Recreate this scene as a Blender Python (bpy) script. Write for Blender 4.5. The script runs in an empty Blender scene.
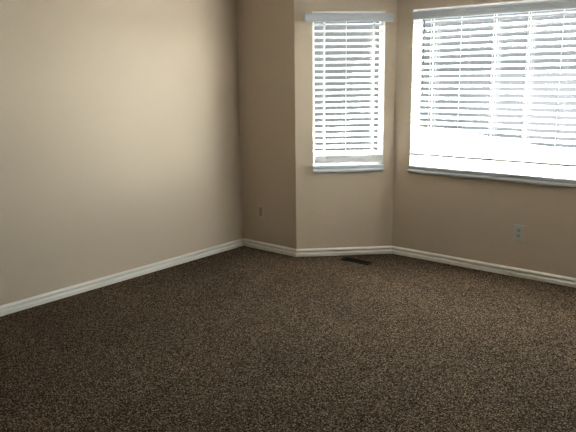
import bpy, bmesh, math, random
from mathutils import Vector, Matrix
random.seed(4)
S = bpy.context.scene
C = S.collection

# ------------------------------------------------------------------ camera
EYE = 1.55
F_PX, PITCH, ROLL, YAW = 656.99, 0.2105, -0.0131, -0.7011
fw = Vector((math.sin(YAW)*math.cos(PITCH), math.cos(YAW)*math.cos(PITCH), -math.sin(PITCH)))
rt0 = Vector((math.cos(YAW), -math.sin(YAW), 0)); up0 = rt0.cross(fw)
rt = rt0*math.cos(ROLL) + up0*math.sin(ROLL)
up = up0*math.cos(ROLL) - rt0*math.sin(ROLL)
cd = bpy.data.cameras.new('camera'); cam = bpy.data.objects.new('camera', cd); C.objects.link(cam)
cd.sensor_width = 36; cd.sensor_fit = 'HORIZONTAL'; cd.lens = F_PX*36/576
cd.clip_start = 0.05; cd.clip_end = 500
M3 = Matrix((rt, up, -fw)).transposed()
cam.matrix_world = Matrix.Translation((0, 0, EYE)) @ M3.to_4x4()
S.camera = cam

# ------------------------------------------------------------------ light and exposure
SKY = 8.0; SUN = 85.0; SUN_EL = 65; SUN_AZ = -12   # azimuth from +y towards +x
S.view_settings.view_transform = 'Standard'; S.view_settings.look = 'None'
S.view_settings.gamma = 1.0; S.view_settings.use_curve_mapping = False
S.view_settings.exposure = 1.08
w = bpy.data.worlds.new('sky'); S.world = w; w.use_nodes = True
wn, wl = w.node_tree.nodes, w.node_tree.links
wn.clear()
tc = wn.new('ShaderNodeTexCoord'); sp = wn.new('ShaderNodeSeparateXYZ')
rmp = wn.new('ShaderNodeValToRGB'); bg = wn.new('ShaderNodeBackground'); wo = wn.new('ShaderNodeOutputWorld')
wl.new(tc.outputs['Generated'], sp.inputs[0]); wl.new(sp.outputs['Z'], rmp.inputs[0])
el = rmp.color_ramp.elements
el[0].position = 0.0; el[0].color = (0.60, 0.60, 0.57, 1)
el[1].position = 0.8; el[1].color = (0.88, 0.94, 1.0, 1)
e = el.new(0.25); e.color = (0.78, 0.80, 0.82, 1)
# added glow low in the sky right of the bay, lighting the left wall
GLOW, GLOW_AZ, GLOW_EL = 3.3, math.radians(58), math.radians(2)
dp = wn.new('ShaderNodeVectorMath'); dp.operation = 'DOT_PRODUCT'
dp.inputs[1].default_value = (math.cos(GLOW_EL)*math.sin(GLOW_AZ), math.cos(GLOW_EL)*math.cos(GLOW_AZ), math.sin(GLOW_EL))
mr = wn.new('ShaderNodeMapRange'); mr.interpolation_type = 'SMOOTHSTEP'
mr.inputs['From Min'].default_value = math.cos(math.radians(20)); mr.inputs['From Max'].default_value = math.cos(math.radians(9))
mz = wn.new('ShaderNodeMapRange'); mz.interpolation_type = 'SMOOTHSTEP'
mz.inputs['From Min'].default_value = 0.05; mz.inputs['From Max'].default_value = 0.17
mz.inputs['To Min'].default_value = SKY*GLOW; mz.inputs['To Max'].default_value = 0
mm = wn.new('ShaderNodeMath'); mm.operation = 'MULTIPLY_ADD'; mm.inputs[2].default_value = SKY
wl.new(tc.outputs['Generated'], dp.inputs[0]); wl.new(dp.outputs['Value'], mr.inputs['Value'])
wl.new(rmp.outputs[0], bg.inputs[0]); wl.new(sp.outputs['Z'], mz.inputs['Value'])
wl.new(mr.outputs[0], mm.inputs[0]); wl.new(mz.outputs[0], mm.inputs[1]); wl.new(mm.outputs[0], bg.inputs[1])
wl.new(bg.outputs[0], wo.inputs[0])

sl = bpy.data.lights.new('sun', 'SUN'); so = bpy.data.objects.new('sun', sl); C.objects.link(so)
sl.energy = SUN; sl.angle = math.radians(0.6); sl.color = (1.0, 0.97, 0.93)
_e, _a = math.radians(SUN_EL), math.radians(SUN_AZ)
so.rotation_euler = Vector((math.cos(_e)*math.sin(_a), math.cos(_e)*math.cos(_a), math.sin(_e))).to_track_quat('Z', 'Y').to_euler()
so.location = (3, 9, 9)

# plan of the room (metres)
R2 = math.sqrt(0.5)
A = Vector((-4.157, 4.270)); B = Vector((-3.512, 4.270)); Cc = Vector((-2.915, 4.867))
D = Vector((-0.783, 4.867)); E_ = Vector((-0.186, 4.270)); G = Vector((2.6, 4.27)); H_ = Vector((2.6, -1.6)); I_ = Vector((-4.157, -1.6))
CEIL = 2.44; SILL = 0.80; HEAD = 2.058; TH = 0.11

WIN = [  # name index, origin, along, outward, s0, s1
    (1, B, Vector((R2, R2)), Vector((-R2, R2)), 0.146, 0.753),
    (2, Cc, Vector((1, 0)), Vector((0, 1)), 0.151, 1.981),
    (3, D, Vector((R2, -R2)), Vector((R2, R2)), 0.091, 0.698),
]

# ------------------------------------------------------------------ materials
def mat(name, col, rough=0.6, spec=0.3, metallic=0.0):
    m = bpy.data.materials.new(name); m.use_nodes = True
    b = m.node_tree.nodes['Principled BSDF']
    b.inputs['Base Color'].default_value = (*col, 1); b.inputs['Roughness'].default_value = rough
    b.inputs['Specular IOR Level'].default_value = spec; b.inputs['Metallic'].default_value = metallic
    return m
def noise_bump(m, scale, strength, dist, detail=3):
    nt = m.node_tree; b = nt.nodes['Principled BSDF']
    t = nt.nodes.new('ShaderNodeTexCoord'); no = nt.nodes.new('ShaderNodeTexNoise'); bu = nt.nodes.new('ShaderNodeBump')
    no.inputs['Scale'].default_value = scale; no.inputs['Detail'].default_value = detail
    bu.inputs['Strength'].default_value = strength; bu.inputs['Distance'].default_value = dist
    nt.links.new(t.outputs['Object'], no.inputs['Vector']); nt.links.new(no.outputs['Fac'], bu.inputs['Height'])
    nt.links.new(bu.outputs['Normal'], b.inputs['Normal'])
    return m
PAINT = (0.60, 0.500, 0.378)
m_wall = noise_bump(mat('beige_wall_paint', PAINT, 0.55, 0.25), 60, 0.25, 0.004)
m_ceil = noise_bump(mat('white_ceiling_paint', (0.85, 0.82, 0.77), 0.9, 0.1), 40, 0.3, 0.006)
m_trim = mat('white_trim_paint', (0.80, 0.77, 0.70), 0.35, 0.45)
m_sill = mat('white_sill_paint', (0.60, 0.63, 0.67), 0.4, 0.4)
m_slat = mat('white_blind_slat', (0.86, 0.86, 0.85), 0.45, 0.4)
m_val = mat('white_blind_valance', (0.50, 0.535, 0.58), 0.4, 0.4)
m_cord = mat('white_cord', (0.90, 0.90, 0.88), 0.8, 0.1)
m_wand = mat('grey_wand', (0.05, 0.05, 0.055), 0.3, 0.5)
m_vinyl = mat('white_vinyl', (0.85, 0.85, 0.84), 0.35, 0.4)
m_reveal = mat('white_reveal_paint', (0.82, 0.80, 0.76), 0.6, 0.2)
m_plate = mat('light_grey_plate', (0.56, 0.57, 0.53), 0.35, 0.45)
m_socket = mat('grey_socket', (0.45, 0.45, 0.42), 0.4, 0.4)
m_plate_b = mat('beige_plate', (0.60, 0.51, 0.40), 0.45, 0.35)
m_socket_b = mat('beige_socket', (0.40, 0.32, 0.24), 0.5, 0.3)
m_gap_shade = mat('gap_shade_brown', (0.16, 0.12, 0.085), 0.7, 0.1)  # shade of the gap around the outlet insert, put into the colour
m_dark = mat('dark_slot', (0.004, 0.004, 0.004), 0.9, 0.0)
m_steel = mat('screw_steel', (0.55, 0.55, 0.52), 0.35, 0.5, 0.8)
m_vent = mat('brown_vent_metal', (0.006, 0.005, 0.004), 0.6, 0.08)
# carpet
m_carpet = mat('brown_carpet', (0.08, 0.06, 0.045), 1.0, 0.0)
nt = m_carpet.node_tree; N, L = nt.nodes, nt.links; b = N['Principled BSDF']
t = N.new('ShaderNodeTexCoord')
def nz(scale, detail, rough=0.6):
    n = N.new('ShaderNodeTexNoise'); n.inputs['Scale'].default_value = scale; n.inputs['Detail'].default_value = detail
    n.inputs['Roughness'].default_value = rough
    L.new(t.outputs['Object'], n.inputs['Vector']); return n
def ramp(src, stops):
    r = N.new('ShaderNodeValToRGB'); L.new(src, r.inputs[0]); e = r.color_ramp.elements
    e[0].position, e[0].color = stops[0][0], (*stops[0][1], 1); e[1].position, e[1].color = stops[-1][0], (*stops[-1][1], 1)
    for p, c in stops[1:-1]:
        k = e.new(p); k.color = (*c, 1)
    return r
n1 = nz(150, 2.0, 0.7)
vo = N.new('ShaderNodeTexVoronoi'); vo.inputs['Scale'].default_value = 150; L.new(t.outputs['Object'], vo.inputs['Vector'])
sx = N.new('ShaderNodeSeparateColor'); L.new(vo.outputs['Color'], sx.inputs[0])
ad = N.new('ShaderNodeMath'); ad.operation = 'MULTIPLY_ADD'; ad.inputs[1].default_value = 0.55   # tuft by tuft tone plus the pile's own mottling
sc = N.new('ShaderNodeMath'); sc.operation = 'MULTIPLY_ADD'; sc.inputs[1].default_value = 1.9; sc.inputs[2].default_value = -0.73
L.new(n1.outputs['Fac'], sc.inputs[0]); L.new(sx.outputs[0], ad.inputs[0]); L.new(sc.outputs[0], ad.inputs[2])
r1 = ramp(ad.outputs[0], [(0.10, (0.004, 0.0025, 0.0015)), (0.30, (0.034, 0.0235, 0.0155)), (0.64, (0.080, 0.058, 0.041)), (0.92, (0.34, 0.27, 0.20))])
n2 = nz(1.6, 4)
r2 = ramp(n2.outputs['Fac'], [(0.35, (0.93, 0.92, 0.91)), (0.65, (1.24, 1.20, 1.15))])
mx = N.new('ShaderNodeMix'); mx.data_type = 'RGBA'; mx.blend_type = 'MULTIPLY'; mx.inputs['Factor'].default_value = 1
L.new(r1.outputs[0], mx.inputs['A']); L.new(r2.outputs[0], mx.inputs['B']); L.new(mx.outputs['Result'], b.inputs['Base Color'])
bu = N.new('ShaderNodeBump'); bu.inputs['Strength'].default_value = 0.7; bu.inputs['Distance'].default_value = 0.008
L.new(n1.outputs['Fac'], bu.inputs['Height']); L.new(bu.outputs['Normal'], b.inputs['Normal'])
b.inputs['Sheen Weight'].default_value = 0.0
# glass with an insect screen's slight greying
m_glass = bpy.data.materials.new('window_glass'); m_glass.use_nodes = True
N, L = m_glass.node_tree.nodes, m_glass.node_tree.links; N.clear()
o = N.new('ShaderNodeOutputMaterial'); mi = N.new('ShaderNodeMixShader'); tr = N.new('ShaderNodeBsdfTransparent'); gl = N.new('ShaderNodeBsdfGlossy')
tr.inputs[0].default_value = (0.86, 0.88, 0.88, 1); gl.inputs[0].default_value = (0.9, 0.9, 0.9, 1); gl.inputs['Roughness'].default_value = 0.02
mi.inputs[0].default_value = 0.05; L.new(tr.outputs[0], mi.inputs[1]); L.new(gl.outputs[0], mi.inputs[2]); L.new(mi.outputs[0], o.inputs[0])
# outside
m_ground = noise_bump(mat('pale_gravel_ground', (0.42, 0.41, 0.39), 0.95, 0.1), 3, 0.3, 0.05)
m_lawn = noise_bump(mat('dry_lawn', (0.06, 0.062, 0.052), 0.95, 0.1), 8, 0.5, 0.05)
m_house = mat('grey_siding', (0.050, 0.052, 0.055), 0.8, 0.2)
m_hedge = mat('added_hedge_grey', (0.046, 0.048, 0.049), 0.9, 0.1)
m_fence = mat('grey_fence', (0.060, 0.062, 0.068), 0.8, 0.1)
m_roof = mat('grey_shingles', (0.012, 0.012, 0.013), 0.9, 0.1)

# ------------------------------------------------------------------ mesh helpers
def box(bm, x0, x1, y0, y1, z0, z1):
    v = [bm.verts.new((x, y, z)) for x in (x0, x1) for y in (y0, y1) for z in (z0, z1)]
    for f in ((0, 1, 3, 2), (4, 6, 7, 5), (0, 4, 5, 1), (2, 3, 7, 6), (0, 2, 6, 4), (1, 5, 7, 3)):
        bm.faces.new([v[i] for i in f])
def prism_x(bm, prof, x0, x1, m0=0.0, m1=0.0):
    """profile (y,z) swept along x; ends mitred by x += m*y"""
    a = [bm.verts.new((x0+m0*y, y, z)) for y, z in prof]; c = [bm.verts.new((x1+m1*y, y, z)) for y, z in prof]
    k = len(prof)
    for i in range(k): bm.faces.new((a[i], a[(i+1) % k], c[(i+1) % k], c[i]))
    bm.faces.new(a[::-1]); bm.faces.new(c)
def cyl(bm, p0, p1, r, seg=8):
    p0, p1 = Vector(p0), Vector(p1); d = (p1-p0).normalized()
    u = d.orthogonal().normalized(); v = d.cross(u)
    a = [bm.verts.new(p0+r*(u*math.cos(i*2*math.pi/seg)+v*math.sin(i*2*math.pi/seg))) for i in range(seg)]
    c = [bm.verts.new(p1+r*(u*math.cos(i*2*math.pi/seg)+v*math.sin(i*2*math.pi/seg))) for i in range(seg)]
    for i in range(seg): bm.faces.new((a[i], a[(i+1) % seg], c[(i+1) % seg], c[i]))
    bm.faces.new(a[::-1]); bm.faces.new(c)
def obj(name, bm, m, parent=None, bevel=0.0, smooth=False):
    bmesh.ops.recalc_face_normals(bm, faces=bm.faces[:])
    me = bpy.data.meshes.new(name); bm.to_mesh(me); bm.free(); me.materials.append(m)
    if smooth:
        for p in me.polygons: p.use_smooth = True
    o = bpy.data.objects.new(name, me); C.objects.link(o)
    if parent: o.parent = parent
    if bevel:
        mo = o.modifiers.new('bevel', 'BEVEL'); mo.width = bevel; mo.segments = 2; mo.limit_method = 'ANGLE'
    return o
def struct(o): o['kind'] = 'structure'; return o
def tag(o, label, cat, group=None):
    o['label'] = label; o['category'] = cat
    if group: o['group'] = group
    return o
def empty(name, loc, ang=0.0):
    o = bpy.data.objects.new(name, None); C.objects.link(o); o.location = loc; o.rotation_euler = (0, 0, ang); o.empty_display_size = 0.1
    return o
def place(o, P, t):   # local x runs along the wall, local y points out of the room
    o.location = (P.x, P.y, 0); o.rotation_euler = (0, 0, math.atan2(t.y, t.x)); return o

# ------------------------------------------------------------------ room shell
bm = bmesh.new(); box(bm, I_.x-0.15, G.x+0.15, H_.y-0.15, 4.985, -0.2, 0.007); struct(obj('floor', bm, m_carpet))
bm = bmesh.new(); box(bm, I_.x-0.15, G.x+0.15, H_.y-0.15, 5.05, CEIL, CEIL+0.2); struct(obj('ceiling', bm, m_ceil))

bm = bmesh.new(); q = []
for z in (2.17, CEIL): q.append([bm.verts.new((x, y, z)) for x, y in ((B.x, B.y), (Cc.x, Cc.y), (D.x, D.y), (E_.x, E_.y))])
bm.faces.new(q[0]); bm.faces.new(q[1])
for i in range(4): bm.faces.new((q[0][i], q[0][(i+1) % 4], q[1][(i+1) % 4], q[1][i]))
struct(obj('ceiling_bay_lowered', bm, m_ceil))  # unseen bay ceiling, set low to bounce light onto the wall tops

def wall(name, P, Q, hole=None, e0=0.0, e1=0.0):
    t = (Q-P).normalized(); ln = (Q-P).length
    bm = bmesh.new()
    if hole:
        a, c = hole
        box(bm, -e0, a, 0, TH, 0, CEIL); box(bm, c, ln+e1, 0, TH, 0, CEIL)
        box(bm, a, c, 0, TH, 0, SILL-0.02); box(bm, a, c, 0, TH, HEAD, CEIL)
    else: box(bm, -e0, ln+e1, 0, TH, 0, CEIL)
    return place(struct(obj(name, bm, m_wall)), P, t)
wall('wall_left', I_, A, e0=TH, e1=TH)
wall('wall_back', A, B)
wall('wall_bay_left', B, Cc, (0.146, 0.753), e1=0.06)
wall('wall_bay_front', Cc, D, (0.151, 1.981), e0=0.06, e1=0.06)
wall('wall_bay_right', D, E_, (0.091, 0.698), e0=0.06)
wall('wall_back_right', E_, G, e1=TH)
wall('wall_right', G, H_)
wall('wall_front', H_, I_, e0=TH)

# ------------------------------------------------------------------ baseboards (mitred at every corner)
BP = [(0, 0), (-0.0170, 0), (-0.0175, 0.0290), (-0.0165, 0.0325), (-0.0050, 0.0420), (-0.0040, 0.0440), (-0.0170, 0.0560),
      (-0.0175, 0.0580), (-0.0160, 0.0640), (-0.0100, 0.0705), (-0.004, 0.0745), (0, 0.0745)]
path = [I_, A, B, Cc, D, E_, G, H_]
bn = ['left', 'back', 'bay_left', 'bay_front', 'bay_right', 'back_right', 'right', 'front']
for i, nm in enumerate(bn):
    P, Q = path[i], path[(i+1) % 8]; O = path[i-1]; Rr = path[(i+2) % 8]
    t = (Q-P).normalized(); ln = (Q-P).length
    def mitre(d0, d1):     # turn angle from d0 to d1, tan of the half angle
        ang = math.atan2(d0.x*d1.y-d0.y*d1.x, d0.dot(d1)); return math.tan(ang/2)
    ma = mitre((P-O).normalized(), t); mb = mitre(t, (Rr-Q).normalized())
    bm = bmesh.new(); prism_x(bm, BP, 0, ln, ma, -mb)
    place(struct(obj('baseboard_'+nm, bm, m_trim)), P, t)

# ------------------------------------------------------------------ windows
def window(idx, P, t, n, s0, s1, slider):
    root = empty('window_%d' % idx, (0, 0, 0)); struct(root); place(root, P, t)
    w_ = s1-s0; mid = (s0+s1)/2
    # white painted lining of the opening
    bm = bmesh.new()
    k = 0.004
    box(bm, s0, s0+k, 0.002, 0.108, SILL, HEAD); box(bm, s1-k, s1, 0.002, 0.108, SILL, HEAD); box(bm, s0+k, s1-k, 0.002, 0.108, HEAD-k, HEAD)
    obj('window_reveal', bm, m_reveal, root)
    bm = bmesh.new(); f = 0.022; a, c, z0, z1 = s0+k, s1-k, SILL, HEAD-k
    box(bm, a, a+f, 0.070, 0.104, z0, z1); box(bm, c-f, c, 0.070, 0.104, z0, z1)
    box(bm, a+f, c-f, 0.070, 0.104, z0, z0+f); box(bm, a+f, c-f, 0.070, 0.104, z1-f, z1)
    obj('window_frame', bm, m_vinyl, root)
    if slider:
        bm = bmesh.new(); box(bm, mid-0.018, mid+0.018, 0.072, 0.102, z0+f, z1-f); obj('mullion', bm, m_vinyl, root)
        spans = [(a+f, mid-0.018), (mid+0.018, c-f)]
    else: spans = [(a+f, c-f)]
    for x0, x1 in spans:
        bm = bmesh.new(); box(bm, x0, x1, 0.084, 0.088, z0+f, z1-f); obj('pane', bm, m_glass, root)
    # stool and stepped apron below the opening
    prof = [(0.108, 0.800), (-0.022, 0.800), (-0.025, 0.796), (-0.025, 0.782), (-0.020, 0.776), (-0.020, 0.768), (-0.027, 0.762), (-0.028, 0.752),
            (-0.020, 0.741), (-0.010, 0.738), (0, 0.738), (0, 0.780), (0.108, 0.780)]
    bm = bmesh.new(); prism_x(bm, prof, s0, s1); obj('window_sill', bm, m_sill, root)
window(1, *WIN[0][1:], False); window(2, *WIN[1][1:], False); window(3, *WIN[2][1:], False)

# ------------------------------------------------------------------ blinds
SW, TILT, PITCHZ = 0.050, math.radians(22), 0.0500
def blind(P, t, s0, s1, v0, v1, ladders, cords, wand, label, bottom, nstack, inset):
    """local origin at the foot of the blind; inside-mounted slats, valance proud of the wall"""
    root = empty('window_blind', (0, 0, 0)); place(root, P, t)
    mid = (s0+s1)/2; c = P + t*mid; root.location = (c.x, c.y, bottom)
    X = lambda s: s-mid
    Z = lambda z: z-bottom
    tag(root, label, 'blind', 'white slatted window blinds in the bay')
    a, b_ = X(s0+inset[0]), X(s1-inset[1]); yc = 0.034
    # valance with returns
    prof = [(-0.045, Z(1.969)), (-0.056, Z(1.971)), (-0.058, Z(1.980)), (-0.054, Z(1.986)), (-0.054, Z(2.014)), (-0.058, Z(2.020)), (-0.058, Z(2.032)), (-0.052, Z(2.036)), (-0.045, Z(2.036))]
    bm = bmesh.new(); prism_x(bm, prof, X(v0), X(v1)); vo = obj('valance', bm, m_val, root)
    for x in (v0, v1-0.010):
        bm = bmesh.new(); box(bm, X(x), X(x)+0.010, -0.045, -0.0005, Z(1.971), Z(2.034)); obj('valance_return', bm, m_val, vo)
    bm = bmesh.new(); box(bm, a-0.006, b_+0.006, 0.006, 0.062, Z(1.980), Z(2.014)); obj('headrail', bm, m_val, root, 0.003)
    # slats: one mesh, one object each
    def slat_bm(tilt):
        bm = bmesh.new(); k = 6; pr = []
        for i in range(k+1):
            u = (i/k-0.5)*SW; h = 0.0016*(1-(2*i/k-1)**2)
            pr.append((u, h+0.0013))
        for i in range(k, -1, -1):
            u = (i/k-0.5)*SW; h = 0.0016*(1-(2*i/k-1)**2)
            pr.append((u, h-0.0013))
        ct, st = math.cos(tilt), math.sin(tilt)
        prism_x(bm, [(u*ct-h*st, u*st+h*ct) for u, h in pr], a, b_)
        return bm
    rail_z = bottom+0.010
    stack_top = rail_z+0.010+nstack*0.0085
    z = 1.952; first = None; zs = []
    while z > stack_top+0.012: zs.append(z); z -= PITCHZ
    for z in zs:
        if first is None: first = o = obj('slat', slat_bm(TILT), m_slat, root)
        else: o = first.copy(); C.objects.link(o)
        o.location = (0, yc, Z(z))
    st = None
    for i in range(nstack):
        if st is None: st = o = obj('slat', slat_bm(math.radians(3)), m_slat, root)
        else: o = st.copy(); C.objects.link(o)
        o.location = (0, yc, Z(rail_z+0.014+i*0.0085))
    bm = bmesh.new(); box(bm, a, b_, yc-0.026, yc+0.026, 0.0, 0.019); obj('bottom_rail', bm, m_slat, root, 0.003)
    hy = SW/2*math.cos(TILT)+0.001
    for s in ladders:
        bm = bmesh.new()
        for y in (yc-hy, yc+hy): box(bm, X(s)-0.0032, X(s)+0.0032, y-0.0008, y+0.0008, 0.012, Z(1.988))
        for z in zs:   # rungs the slats lie on, with the little knots at the front edge
            zz = Z(z)-SW/2*math.sin(TILT)
            cyl(bm, (X(s), yc-hy, zz-0.004), (X(s), yc+hy, zz-0.004+SW*math.sin(TILT)), 0.0011, 5)
            box(bm, X(s)-0.0048, X(s)+0.0048, yc-hy-0.003, yc-hy+0.001, zz-0.010, zz-0.002)
        obj('ladder_cord', bm, m_cord, root)
    for s in cords:
        bm = bmesh.new(); cyl(bm, (X(s), yc-hy-0.002, 0.012), (X(s), yc-hy-0.002, Z(1.988)), 0.0021, 6); obj('lift_cord', bm, m_cord, root)
    if wand:
        s, z0 = wand
        bm = bmesh.new(); cyl(bm, (X(s), -0.008, Z(z0)), (X(s), -0.008, Z(1.962)), 0.0055, 8); cyl(bm, (X(s), -0.008, Z(z0-0.02)), (X(s), -0.008, Z(z0)), 0.006, 8)
        cyl(bm, (X(s), -0.008, Z(1.962)), (X(s), 0.012, Z(1.990)), 0.002, 6)
        obj('tilt_wand', bm, m_wand, root)
    return root
_, P, t, n, a, b = WIN[0]
blind(P, t, a, b, 0.082, 0.806, [0.251, 0.665], [0.428], None, 'white slatted blind on the narrow window left of the wide one, resting on its sill', SILL+0.013, 6, (0.016, 0.007))
_, P, t, n, a, b = WIN[1]
x0 = Cc.x
blind(P, t, a, b, -2.738-x0, -0.955-x0, [-2.605-x0, -2.088-x0, -1.83-x0, -1.325-x0, -1.07-x0], [-2.344-x0, -1.583-x0], (-2.655-x0, 1.37),
      'wide white slatted blind on the large window, thin grey tilt wand at its left', 0.884, 0, (0.007, 0.008))

# ------------------------------------------------------------------ outlets
def outlet(P, sx, zc, plate_m, socket_m, w_, h_, label, tall=False):
    root = empty('wall_outlet', (sx, P.y, zc-h_/2)); tag(root, label, 'outlet')
    hz = h_/2
    bm = bmesh.new()
    # bevelled plate: wide back, narrower front face
    y0, y1 = -0.0002, -0.0065
    vb = [bm.verts.new((x, y0, z)) for x, z in ((-w_/2, 0), (w_/2, 0), (w_/2, h_), (-w_/2, h_))]
    q = 0.004
    vf = [bm.verts.new((x, y1, z)) for x, z in ((-w_/2+q, q), (w_/2-q, q), (w_/2-q, h_-q), (-w_/2+q, h_-q))]
    bm.faces.new(vb); bm.faces.new(vf[::-1])
    for i in range(4): bm.faces.new((vb[i], vb[(i+1) % 4], vf[(i+1) % 4], vf[i]))
    obj('plate', bm, plate_m, root)
    if tall:
        bm = bmesh.new(); box(bm, -0.0165, 0.0165, -0.0068, -0.0060, hz-0.036, hz+0.036); obj('gap_shade', bm, m_gap_shade, root)  # dark sheet standing in for the shaded gap around the insert
        bm = bmesh.new(); box(bm, -0.0145, 0.0145, -0.0080, -0.0065, hz-0.033, hz+0.033); so = obj('socket', bm, socket_m, root)
        for dz in (-0.016, 0.016):
            for x in (-0.0065, 0.0050):
                bm = bmesh.new(); box(bm, x, x+0.0018, -0.0084, -0.0076, hz+dz-0.003, hz+dz+0.005); obj('slot', bm, m_dark, so)
        for dz in (-0.049, 0.049):
            bm = bmesh.new(); cyl(bm, (0, -0.0062, hz+dz), (0, -0.0074, hz+dz), 0.003, 10); obj('screw', bm, plate_m, root)
        return root
    for dz in (-0.0195*h_/0.115, 0.0195*h_/0.115):
        bm = bmesh.new(); k = 20; ring = []
        for i in range(k):
            an = 2*math.pi*i/k; x = max(-0.0165, min(0.0165, 0.0185*math.cos(an))); z = 0.0145*math.sin(an)
            ring.append((x, z))
        a_ = [bm.verts.new((x, -0.006, hz+dz+z)) for x, z in ring]; c_ = [bm.verts.new((x, -0.0085, hz+dz+z)) for x, z in ring]
        for i in range(k): bm.faces.new((a_[i], a_[(i+1) % k], c_[(i+1) % k], c_[i]))
        bm.faces.new(a_[::-1]); bm.faces.new(c_)
        so = obj('socket', bm, socket_m, root)
        for x in (-0.0075, 0.0052):
            bm = bmesh.new(); box(bm, x, x+0.0023, -0.0090, -0.0080, hz+dz-0.001, hz+dz+0.008); obj('slot', bm, m_dark, so)
        bm = bmesh.new(); cyl(bm, (0, -0.0090, hz+dz-0.008), (0, -0.0080, hz+dz-0.008), 0.0028, 10); obj('ground_hole', bm, m_dark, so)
    bm = bmesh.new(); cyl(bm, (0, -0.0062, hz), (0, -0.0080, hz), 0.0032, 10); obj('screw', bm, m_steel, root)
    return root
outlet(Cc, -1.800, 0.352, m_plate, m_socket, 0.080, 0.125, 'light grey duplex outlet low on the wall beneath the wide window')
outlet(A, -3.922, 0.357, m_plate_b, m_socket_b, 0.074, 0.122, 'beige outlet low on the narrow shaded wall beside the left corner', True)

# ------------------------------------------------------------------ floor register
root = empty('floor_vent', (-3.014, 4.462, 0.007)); tag(root, 'dark brown slotted metal floor vent set in the carpet near the bay', 'vent')
hx, hyv = 0.137, 0.042
bm = bmesh.new(); r_ = 0.012
box(bm, -hx, hx, -hyv, -hyv+r_, 0, 0.006); box(bm, -hx, hx, hyv-r_, hyv, 0, 0.006)
box(bm, -hx, -hx+r_, -hyv+r_, hyv-r_, 0, 0.006); box(bm, hx-r_, hx, -hyv+r_, hyv-r_, 0, 0.006); box(bm, -hx+r_, hx-r_, -0.003, 0.003, 0, 0.0055)
obj('frame', bm, m_vent, root, 0.0015)
bm = bmesh.new(); box(bm, -hx+r_, hx-r_, -hyv+r_, hyv-r_, 0.0002, 0.0012); obj('duct_opening', bm, m_dark, root)
bm = bmesh.new(); k = 16
for i in range(k):
    x = -hx+r_+(i+0.5)*(2*hx-2*r_)/k
    for y0, y1 in ((-hyv+r_, -0.003), (0.003, hyv-r_)): box(bm, x-0.0022, x+0.0022, y0, y1, 0.0012, 0.0048)
obj('grille', bm, m_vent, root)

# ------------------------------------------------------------------ outside, glimpsed between the slats
bm = bmesh.new(); box(bm, -70, 70, 5.2, 75, -0.6, -0.35); struct(obj('ground_outside', bm, m_lawn))
bm = bmesh.new(); box(bm, -9.5, 6, 11.5, 33.9, -0.35, -0.33); struct(obj('gravel_outside', bm, m_ground))
bm = bmesh.new(); box(bm, 6, 60, 6.0, 33.0, -0.35, -0.33); struct(obj('bounce_ground_outside', bm, m_ground))  # unseen pale ground, added to bounce sun up onto the left wall
bm = bmesh.new(); box(bm, -16, -5.9, 9.5, 10.1, -0.35, 2.3); struct(obj('added_hedge_outside', bm, m_hedge))  # added to hide bright ground and keep the narrow window's gaps grey
bm = bmesh.new(); box(bm, -13, 8, 0, 0.1, -0.35, 1.6); fo = struct(obj('added_fence_outside', bm, m_fence)); fo.location = (-4.7, 16.3, 0); fo.rotation_euler = (0, 0, math.radians(-40.7))  # added and angled to set where the wide window's gaps turn grey
bm = bmesh.new(); box(bm, -45, 12, 25, 33, -0.35, 4.6)
struct(obj('far_house_wall', bm, m_house))
bm = bmesh.new()
prism_x(bm, [(24.4, 4.6), (33.6, 4.6), (29, 6.8)], -46, 13); struct(obj('far_house_roof', bm, m_roof))
